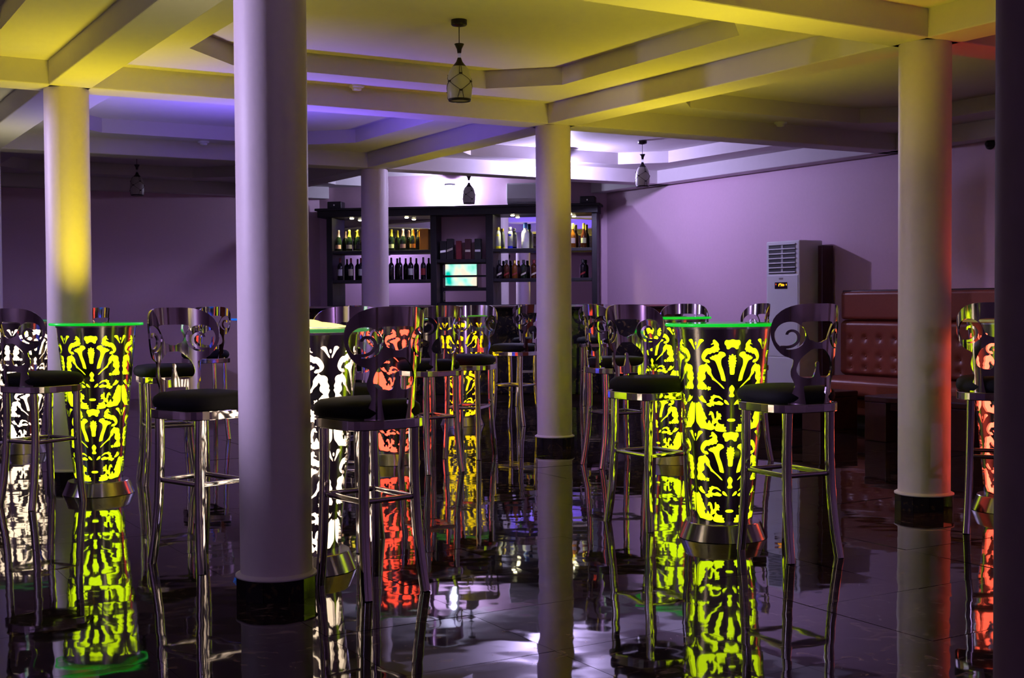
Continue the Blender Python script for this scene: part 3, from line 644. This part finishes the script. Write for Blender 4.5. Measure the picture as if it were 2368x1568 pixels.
def bottle(x, z, kind, body, foil, lab, label, h=0.30, y=-0.17):
    o = empty('bottle', SHM @ Vector((x, y, z)), math.atan2(E_.y, E_.x)); tag(o, label, 'bottle', 'bottles behind the bar')
    if kind == 'champagne':
        MB().lathe([(0.040, 0), (0.044, 0.006), (0.044, 0.13), (0.040, 0.155), (0.028, 0.19), (0.019, 0.215)], 20).build('glass_body', body, o)
        MB().lathe([(0.0285, 0.188), (0.0195, 0.216), (0.0155, 0.25), (0.0175, 0.262), (0.0175, 0.284), (0.013, 0.29)], 16).build('foil', foil, o); patch(0.0447, 0.03, 0.085, 1.15, lab, o)
    elif kind == 'wine':
        MB().lathe([(0.034, 0), (0.037, 0.005), (0.037, 0.19), (0.031, 0.21), (0.015, 0.232), (0.0135, 0.25)], 20).build('glass_body', body, o)
        MB().lathe([(0.0145, 0.236), (0.0140, 0.298), (0.011, 0.302)], 14).build('foil', foil, o)
        if lab: patch(0.0377, 0.06, 0.15, 1.1, lab, o)
    elif kind == 'whisky':
        MB().lathe([(0.036, 0), (0.040, 0.006), (0.040, 0.15), (0.034, 0.175), (0.016, 0.19), (0.015, 0.205)], 8 if lab is REDL else 20).build('glass_body', body, o)
        MB().lathe([(0.019, 0.200), (0.0185, 0.245), (0.016, 0.248)], 14).build('cap', foil, o)
        if lab: patch(0.0407, 0.045, 0.07, 1.0, lab, o, tilt=0.035)
    elif kind == 'clear':
        MB().lathe([(0.034, 0.035), (0.036, 0.04), (0.036, 0.20), (0.030, 0.225), (0.020, 0.24), (0.018, 0.262)], 20).build('glass_body', body, o)
        MB().lathe([(0.034, 0), (0.0365, 0.006), (0.0365, 0.036)], 20).build('base_band', lab, o)
        MB().lathe([(0.0225, 0.252), (0.0225, 0.285), (0.02, 0.29)], 14).build('cap', foil, o); patch(0.0368, 0.17, 0.195, 0.5, lab, o, 'emblem')
    elif kind == 'tall':
        MB().lathe([(0.050, 0), (0.054, 0.006), (0.054, 0.20), (0.044, 0.23), (0.024, 0.255), (0.022, 0.285)], 24).build('glass_body', body, o)
        MB().lathe([(0.028, 0.275), (0.0275, 0.342), (0.025, 0.345)], 16).build('cap', foil, o); patch(0.0548, 0.09, 0.125, 1.0, lab, o)
    elif kind == 'brandy':
        MB().lathe([(0.038, 0), (0.042, 0.006), (0.042, 0.15), (0.034, 0.185), (0.018, 0.215), (0.016, 0.26)], 20).build('glass_body', body, o)
        MB().lathe([(0.019, 0.25), (0.0185, 0.322), (0.016, 0.325)], 14).build('cap', foil, o); patch(0.0427, 0.06, 0.13, 0.95, lab, o)
    return o
Z1, Z2 = 1.946, 1.546
for x, f, l, t in ((0.329, ROSE, PINKL, 'leftmost sparkling bottle with rose foil on the upper shelf'), (0.485, YELF, CREAM, 'sparkling bottle with a round cream label, second from left on the upper shelf'), (0.609, YELF, BLKC, 'sparkling bottle with yellow foil and dark label left of the purple column'), (1.084, YELF, GRL, 'sparkling bottle with pale green label just right of the purple column'), (1.249, ROSE, PINKL, 'sparkling bottle with pink label in the middle of the upper left shelf'), (1.389, GOLD, ORL, 'sparkling bottle with orange label beside the orange box')):
    bottle(x, Z1, 'champagne', GREENB, f, l, t)
for x, f, l, t in ((0.35, REDF, WHL, 'leftmost wine bottle with white label on the lower shelf'), (0.505, REDF, CREAM, 'red-capped wine bottle second from left on the lower shelf'), (0.648, REDF, WHL, 'wine bottle at the left side of the purple column, lower shelf'), (1.08, BLKC, None, 'dark unlabelled wine bottle just right of the purple column'), (1.202, BLKC, None, 'dark unlabelled wine bottle second right of the purple column'), (1.355, DAMB, WHL, 'wine bottle with white label on the lower left shelf right of centre'), (1.532, BLKC, REDL, 'dark wine bottle with red label by the left shelf divider')):
    bottle(x, Z2, 'wine', DARKB, f, l, t)
bottle(2.575, Z1, 'clear', CLEAR, GOLD, YLB, 'clear spirit bottle with yellow base on the upper right shelf')
bottle(2.741, Z1, 'clear', CLEAR, SILV, GRYB, 'clear spirit bottle with blue base on the upper right shelf')
bottle(2.948, Z1, 'tall', FROST, BLUC, WHL, 'big frosted bottle with blue cap on the upper right shelf')
bottle(3.592, Z1, 'brandy', AMB, YELF, CREAM, 'amber bottle with cream label at the right side of the middle column')
bottle(3.738, Z1, 'brandy', DAMB, YELF, GRL, 'dark amber bottle with yellow cap, rightmost on the upper shelf')
for x, b, f, l, t in ((2.59, DARKB, BLKC, CREAM, 'black bottle with slanted cream label by the right shelf divider'), (2.688, DAMB, BLKC, REDL, 'square whisky bottle with black cap second on the lower right shelf'), (2.80, AMB, GOLD, REDL, 'square amber whisky bottle with gold cap on the lower right shelf'), (2.922, GREENB, BLKC, CREAM, 'dark green whisky bottle on the lower right shelf'), (3.063, DAMB, REDF, CREAM, 'dark red whisky bottle beside the middle column'), (3.724, DARKB, BLKC, REDL, 'small dark bottle alone at the right end of the lower shelf')):
    bottle(x, Z2, 'whisky', b, f, l, t)
def carton(x, z, w, h, c, stripe, label, y=-0.17, tilt=0.03):
    o = empty('carton', SHM @ Vector((x, y, z)), math.atan2(E_.y, E_.x)); tag(o, label, 'box', 'gift cartons behind the bar')
    MB().box((-w/2, -w/2, 0), (w/2, w/2, h)).build('carton_body', mat('carton_%s' % label[:14], c, 0.4), o, bevel=0.003)
    if stripe: 
        MB().add([(-w/2+.004, -w/2-.0012, h*.36), (w/2-.004, -w/2-.0012, h*.36+tilt), (w/2-.004, -w/2-.0012, h*.36+tilt+.03), (-w/2+.004, -w/2-.0012, h*.36+.03)], [(0, 1, 2, 3)]).build('printed_stripe', stripe, o)
carton(1.56, Z1, 0.125, 0.285, (0.85, 0.33, 0.01), None, 'bright orange gift carton at the right end of the upper left shelf')
carton(1.82, 1.811, 0.085, 0.25, (0.012, 0.010, 0.014), SILV, 'black gift carton at the left of the centre shelf', tilt=0.01)
carton(1.915, 1.811, 0.09, 0.28, (0.02, 0.016, 0.02), CREAM, 'tall black gift carton with slanted cream stripe on the centre shelf')
carton(2.034, 1.811, 0.07, 0.25, (0.22, 0.015, 0.025), REDF, 'bright red gift carton in the middle of the centre shelf')
carton(2.163, 1.811, 0.08, 0.275, (0.07, 0.012, 0.018), CREAM, 'dark red gift carton with cream band on the centre shelf', tilt=0.0)
carton(2.30, 1.811, 0.085, 0.275, (0.012, 0.016, 0.014), WHL, 'greenish black gift carton at the right of the centre shelf', tilt=0.0)
for x, t in ((0.309, 'small black speaker on the left end of the shelving'), (3.80, 'small black speaker on the right end of the shelving')):
    o = empty('speaker', SHM @ Vector((x, -0.2, 2.522)), math.atan2(E_.y, E_.x)); tag(o, t, 'speaker', 'speakers on the shelving')
    MB().box((-0.10, -0.09, 0), (0.10, 0.09, 0.10)).build('cabinet', BLACKW, o, bevel=0.012)
    MB().lathe([(0.012, 0), (0.010, 0.004)], 12).build('badge', SILV, o).matrix_local = Matrix.Translation((0, -0.092, 0.05)) @ Matrix.Rotation(PI/2, 4, 'X')
# split air conditioner on the bar wall
o = empty('split_air_conditioner', SHM @ Vector((2.70, 0, 2.54)), math.atan2(E_.y, E_.x)); tag(o, 'wall-mounted split air conditioner above the right shelves, partly behind the middle column', 'air conditioner')
m = MB(); pr = [(-0.005, 0.0), (-0.14, 0.0), (-0.19, 0.03), (-0.21, 0.08), (-0.21, 0.27), (-0.19, 0.285), (-0.005, 0.285)]; n = len(pr)
m.add([(0.0, y, z) for y, z in pr] + [(0.72, y, z) for y, z in pr], [tuple(range(n)), tuple(range(n, 2*n))[::-1]] + [(i, n + i, n + (i+1) % n, (i+1) % n) for i in range(n)]); m.build('casing', WHITEP, o, bevel=0.01)
MB().box((0.05, -0.188, 0.008), (0.67, -0.13, 0.016)).build('air_flap', mat('grey_plastic', (0.35, 0.34, 0.38), 0.5), o)

# ------------------------------------------------------------------ pendant lamps
SHADE = mat('milk_glass', (0.62, 0.60, 0.56), 0.35)
def shade_r(z):
    return float(np.interp(z, [0, .02, .07, .12, .165, .2, .217], [.066, .074, .079, .076, .070, .056, .042]))
def make_pendant():
    t = empty('pendant_lamp')
    MB().lathe([(shade_r(z), z) for z in (0.004, .02, .045, .07, .095, .12, .145, .165, .185, .2, .217)], 32, cap=(True, True)).build('lamp_shade', SHADE, t)
    MB().lathe([(0.060, 0.0), (0.0685, 0.0), (0.072, 0.013), (0.066, 0.013)], 32, cap=(False, False)).build('bottom_ring', DARKM, t)
    MB().lathe([(0.044, 0.215), (0.036, 0.225), (0.020, 0.245), (0.011, 0.27)], 24).build('shade_cap', DARKM, t)
    MB().lathe([(0.012, 0.268), (0.010, 0.285), (0.012, 0.302)], 16).build('neck_crystal', NECK, t)
    MB().lathe([(0.012, 0.300), (0.016, 0.325), (0.031, 0.355), (0.029, 0.357)], 24).build('upper_cone', DARKM, t)
    MB().lathe([(0.003, 0.30), (0.003, 0.49)], 8).build('rod', DARKM, t)
    MB().lathe([(0.010, 0.462), (0.044, 0.470), (0.050, 0.476), (0.050, 0.506)], 32).build('canopy', DARKM, t)
    net = MB()
    def p(a, z): r = shade_r(z) + 0.002; return Vector((r * math.cos(a), r * math.sin(a), z))
    def ln(a0, z0, a1, z1): net.tube([p(a0 + (a1 - a0) * k / 5, z0 + (z1 - z0) * k / 5) for k in range(6)], 0.0016, 5)
    s = PI / 3
    for k in range(3):
        a = 2 * s * k - PI / 2
        for g in (-1, 1):
            ln(a, .163, a + g * s, .118); ln(a + g * s, .118, a, .058); ln(a + g * .12, .163, a + g * .10, .214); ln(a + g * .1, .058, a + g * .25, .012)
        for aa, z in ((a, .163), (a + s, .118), (a, .058)):
            q = p(aa, z); net.box((-.004, -.010, -.005), (.004, .010, .005), Matrix.Translation(q) @ Matrix.Rotation(aa, 4, 'Z'))
    net.build('wire_net', DARKM, t); return t
PEND = make_pendant()
for k, (x, y, lab) in enumerate(((-0.318, 7.97, 'largest pendant lamp, hanging from the olive ceiling at the top centre'), (1.437, 13.9, 'pendant lamp with pale shade right of the middle column'), (-0.533, 16.1, 'pendant lamp hanging before the glaring light above the shelving'), (-4.29, 14.6, 'dim pendant lamp before the dark far left wall'))):
    o = PEND if k == 0 else copy_tree(PEND); o.location = (x, y, TRAY - 0.505); o.rotation_euler[2] = 0.2 * k + 0.15; tag(o, lab, 'lamp', 'pendant lamps')

# smoke detectors and a small camera
for x, y, lab in ((-1.148, 9.53, 'small round white detector on the olive ceiling beside the tray'), (-3.06, 12.685, 'small round detector on the violet-lit ceiling'), (2.46, 11.61, 'small round detector on the dark ceiling at right')):
    o = empty('smoke_detector', (x, y, PANEL)); tag(o, lab, 'detector', 'ceiling detectors')
    MB().lathe([(0.058, 0), (0.058, -0.012), (0.046, -0.018)], 20, cap=(True, True)).build('base', WHITEP, o); MB().lathe([(0.040, -0.018), (0.034, -0.036), (0.02, -0.040)], 20).build('sensor_head', WHITEP, o)

# ------------------------------------------------------------------ things along the right wall: local x towards the near right, y out of the wall into the room
RW = Vector((2.8, 14.5, 0)); RWM = Matrix(((-U.x, -Wd.x, 0, RW.x), (-U.y, -Wd.y, 0, RW.y), (0, 0, 1, 0), (0, 0, 0, 1)))
RZR = math.atan2(-U.y, -U.x)          # local x -> -U ; local y is +90deg = Wd, so the room is at local -y
def rloc(x, y, z): v = RW - U * x - Wd * y; return Vector((v.x, v.y, z))
# tower air conditioner
ac = empty('tower_air_conditioner', rloc(0.865, 0.24, 0), RZR); tag(ac, 'white floor-standing air conditioner with a dark slatted outlet', 'air conditioner')
MB().box((-0.255, -0.165, 0.0), (0.255, 0.165, 1.855)).build('cabinet', WHITEP, ac, bevel=0.012)
MB().box((-0.215, -0.1668, 1.505), (0.20, -0.16, 1.82)).build('outlet_recess', mat('black_plastic', (0.012, 0.010, 0.014), 0.5), ac)
for k in range(7):
    z = 1.515 + k * 0.0495; MB().box((-0.215, -0.178, z), (0.20, -0.166, z + 0.013)).build('outlet_slat', WHITEP, ac, bevel=0.002)
for k in range(6):
    z = 1.525 + k * 0.0495
    MB().box((-0.02, -0.1705, z), (0.012, -0.1675, z + 0.040)).build('outlet_vane', mat('grey_plastic', (0.35, 0.34, 0.38), 0.5), ac)
pl = MB().box((-0.235, -0.169, 0.62), (0.235, -0.160, 1.49)).build('front_panel', WHITEP, ac, bevel=0.004)
MB().box((-0.235, -0.169, 0.06), (0.235, -0.160, 0.61)).build('front_panel', WHITEP, ac, bevel=0.004)
ds = MB().box((-0.115, -0.172, 1.345), (0.075, -0.168, 1.415)).build('display', mat('display_black', (0.02, 0.008, 0.02), 0.15), ac)
dg = MB()
for x0, z0, x1, z1 in ((-.055, 1.372, -.045, 1.395), (-.045, 1.392, -.02, 1.402), (-.02, 1.372, -.01, 1.402), (-.01, 1.380, .005, 1.390), (.005, 1.372, .015, 1.398), (.022, 1.375, .032, 1.392)): dg.box((x0, -.1735, z0), (x1, -.1722, z1))
dg.build('display_digits', emission('orange_digits', (1.0, 0.35, 0.01), 3.0), ds)
MB().box((-0.098, -.1735, 1.386), (-0.092, -.1722, 1.402)).build('display_light', emission('red_digit', (1.0, 0.08, 0.02), 2.0), ds); MB().box((.060, -.1735, 1.380), (.068, -.1722, 1.396)).build('display_light', emission('orange_digits', (1.0, 0.35, 0.01), 3.0), ds)
MB().box((-0.05, -.1715, 1.445), (0.01, -.168, 1.462)).build('nameplate', SILV, ac)
bd_ = MB().box((-0.035, -0.09, 0), (0.035, 0.07, 1.80)).build('wooden_board', REDWOOD, bevel=0.01); bd_.location = rloc(1.20, 0.10, 0); bd_.rotation_euler[2] = RZR; tag(bd_, 'dark brown upright board right of the tower air conditioner', 'board')
# leather booth sofa
sf = empty('booth_sofa', rloc(1.45, 0, 0), RZR); tag(sf, 'long brown leather booth sofa with a buttoned back along the right wall', 'sofa')
LN = 3.6
MB().box((0, -0.66, 0.0), (LN, -0.02, 0.10)).build('plinth', BLACKW, sf)
MB().box((0, -0.70, 0.10), (LN, -0.02, 0.27)).build('seat_base', LEATHER, sf, bevel=0.02, seg=3)
MB().box((0.0, -0.76, 0.275), (LN, -0.10, 0.445)).build('seat_cushion', LEATHER, sf, bevel=0.045, seg=4)
MB().box((0, -0.15, 1.02), (LN, -0.012, 1.305)).build('head_panel', LEATHER, sf, bevel=0.03, seg=3)
MB().tube([(0.0, -0.10, 1.305), (LN, -0.10, 1.305)], 0.016, 10).build('piping', REDWOOD, sf)
nx, nz = 150, 28; vs = []; fs = []; BT = []
for r_, zz in enumerate((0.83, 0.65, 0.53)):
    for k in range(18):
        x = 0.13 + 0.197 * k
        if x < LN - 0.05: BT.append((x, zz))
for i in range(nx + 1):
    for j in range(nz + 1):
        x = LN * i / nx; z = 0.44 + (1.015 - 0.44) * j / nz; d = min((x - a) ** 2 + (z - b) ** 2 for a, b in BT)
        edge = min(1, min(j, nz - j) / 2.0); vs.append((x, -0.075 - 0.065 * edge ** 0.6 + 0.028 * math.exp(-d / 0.0011), z))
for i in range(nx):
    for j in range(nz): a = i * (nz + 1) + j; fs.append((a, a + nz + 1, a + nz + 2, a + 1))
tp = bpy.data.objects.new('tufted_panel', mesh_from('tufted_panel', vs, fs, LEATHER, True)); link(tp, sf)
MB().box((0, -0.078, 0.44), (LN, -0.015, 1.015)).build('back_board', LEATHER, sf)
bme = MB().lathe([(0.014, 0), (0.012, 0.006), (0.004, 0.010)], 10).mesh('button', LEATHER)
for x, z in BT:
    b = put('button', bme, tp); b.matrix_local = Matrix.Translation((x, -0.112, z)) @ Matrix.Rotation(PI/2, 4, 'X')
# low tables in front of the sofa
def low_table(loc, rz, L, Wt, h, label):
    t = empty('coffee_table', loc, rz); tag(t, label, 'table', 'low dark red tables')
    MB().box((-L/2, -Wt/2, h - 0.055), (L/2, Wt/2, h)).build('table_top', REDWOOD, t, bevel=0.012)
    for s in (-1, 1): MB().box((s * (L/2 - 0.12) - 0.12, -Wt/2 + 0.01, 0), (s * (L/2 - 0.12) + 0.12, Wt/2 - 0.01, h - 0.055)).build('leg', REDWOOD, t, bevel=0.006)
    MB().box((-L/2 + .2, -Wt/2 + .06, h - .12), (L/2 - .2, Wt/2 - .06, h - .056)).build('apron', REDWOOD, t)
v = Vector((3.06, 10.97, 0)) - U * 0.55 + Wd * 0.28; low_table((v.x, v.y, 0), RZR, 1.15, 0.55, 0.39, 'low dark red wooden table before the sofa, partly behind the red-lit column')
v = Vector((2.86, 11.66, 0)) + U * 0.55 + Wd * 0.28; low_table((v.x, v.y, 0), RZR, 0.95, 0.5, 0.36, 'low dark wooden table glimpsed between the legs of the right foreground stool')
# dome camera and a faint round cover on the wall
cc = empty('dome_camera', rloc(3.2, 0.0, 2.646), RZR); tag(cc, 'small black round camera high on the right wall', 'camera')
mo = MB().lathe([(0.05, 0), (0.05, 0.02), (0.035, 0.03)], 20).build('mount', BLKC, cc); mo.matrix_local = Matrix.Rotation(PI/2, 4, 'X')
ml = MB().lathe([(0.034, 0.028), (0.03, 0.05), (0.015, 0.065)], 20).build('lens_dome', DARKM, cc); ml.matrix_local = Matrix.Rotation(PI/2, 4, 'X')

# television on the left wall (seen in the mirror strips of the shelving)
tv = empty('television', (WLN + U * 0.22).to_tuple(), math.atan2(U.y, U.x)); tag(tv, 'television showing turquoise and cream, reflected in the mirror strips of the shelving', 'television')
MB().box((-0.66, -0.07, 1.66), (0.66, -0.02, 2.34)).build('tv_case', BLKC, tv, bevel=0.006)
ms = bpy.data.materials.new('tv_picture'); ms.use_nodes = True; n, l = nodes_of(ms); n.remove(n['Principled BSDF'])
tc = n.new('ShaderNodeTexCoord'); nz_ = n.new('ShaderNodeTexNoise'); nz_.inputs['Scale'].default_value = 2.3; nz_.inputs['Detail'].default_value = 1.5; cr = n.new('ShaderNodeValToRGB'); e = cr.color_ramp.elements
e[0].position = 0.36; e[0].color = (0.0, 0.55, 0.42, 1); e[1].position = 0.60; e[1].color = (0.95, 0.75, 0.58, 1); k = e.new(0.47); k.color = (0.45, 0.95, 0.75, 1)
em = n.new('ShaderNodeEmission'); em.inputs[1].default_value = 1.4
l.new(tc.outputs['Object'], nz_.inputs['Vector']); l.new(nz_.outputs['Fac'], cr.inputs[0]); l.new(cr.outputs[0], em.inputs[0]); l.new(em.outputs[0], n['Material Output'].inputs[0])
MB().box((-0.62, -0.074, 1.70), (0.62, -0.0705, 2.30)).build('tv_screen', ms, tv)
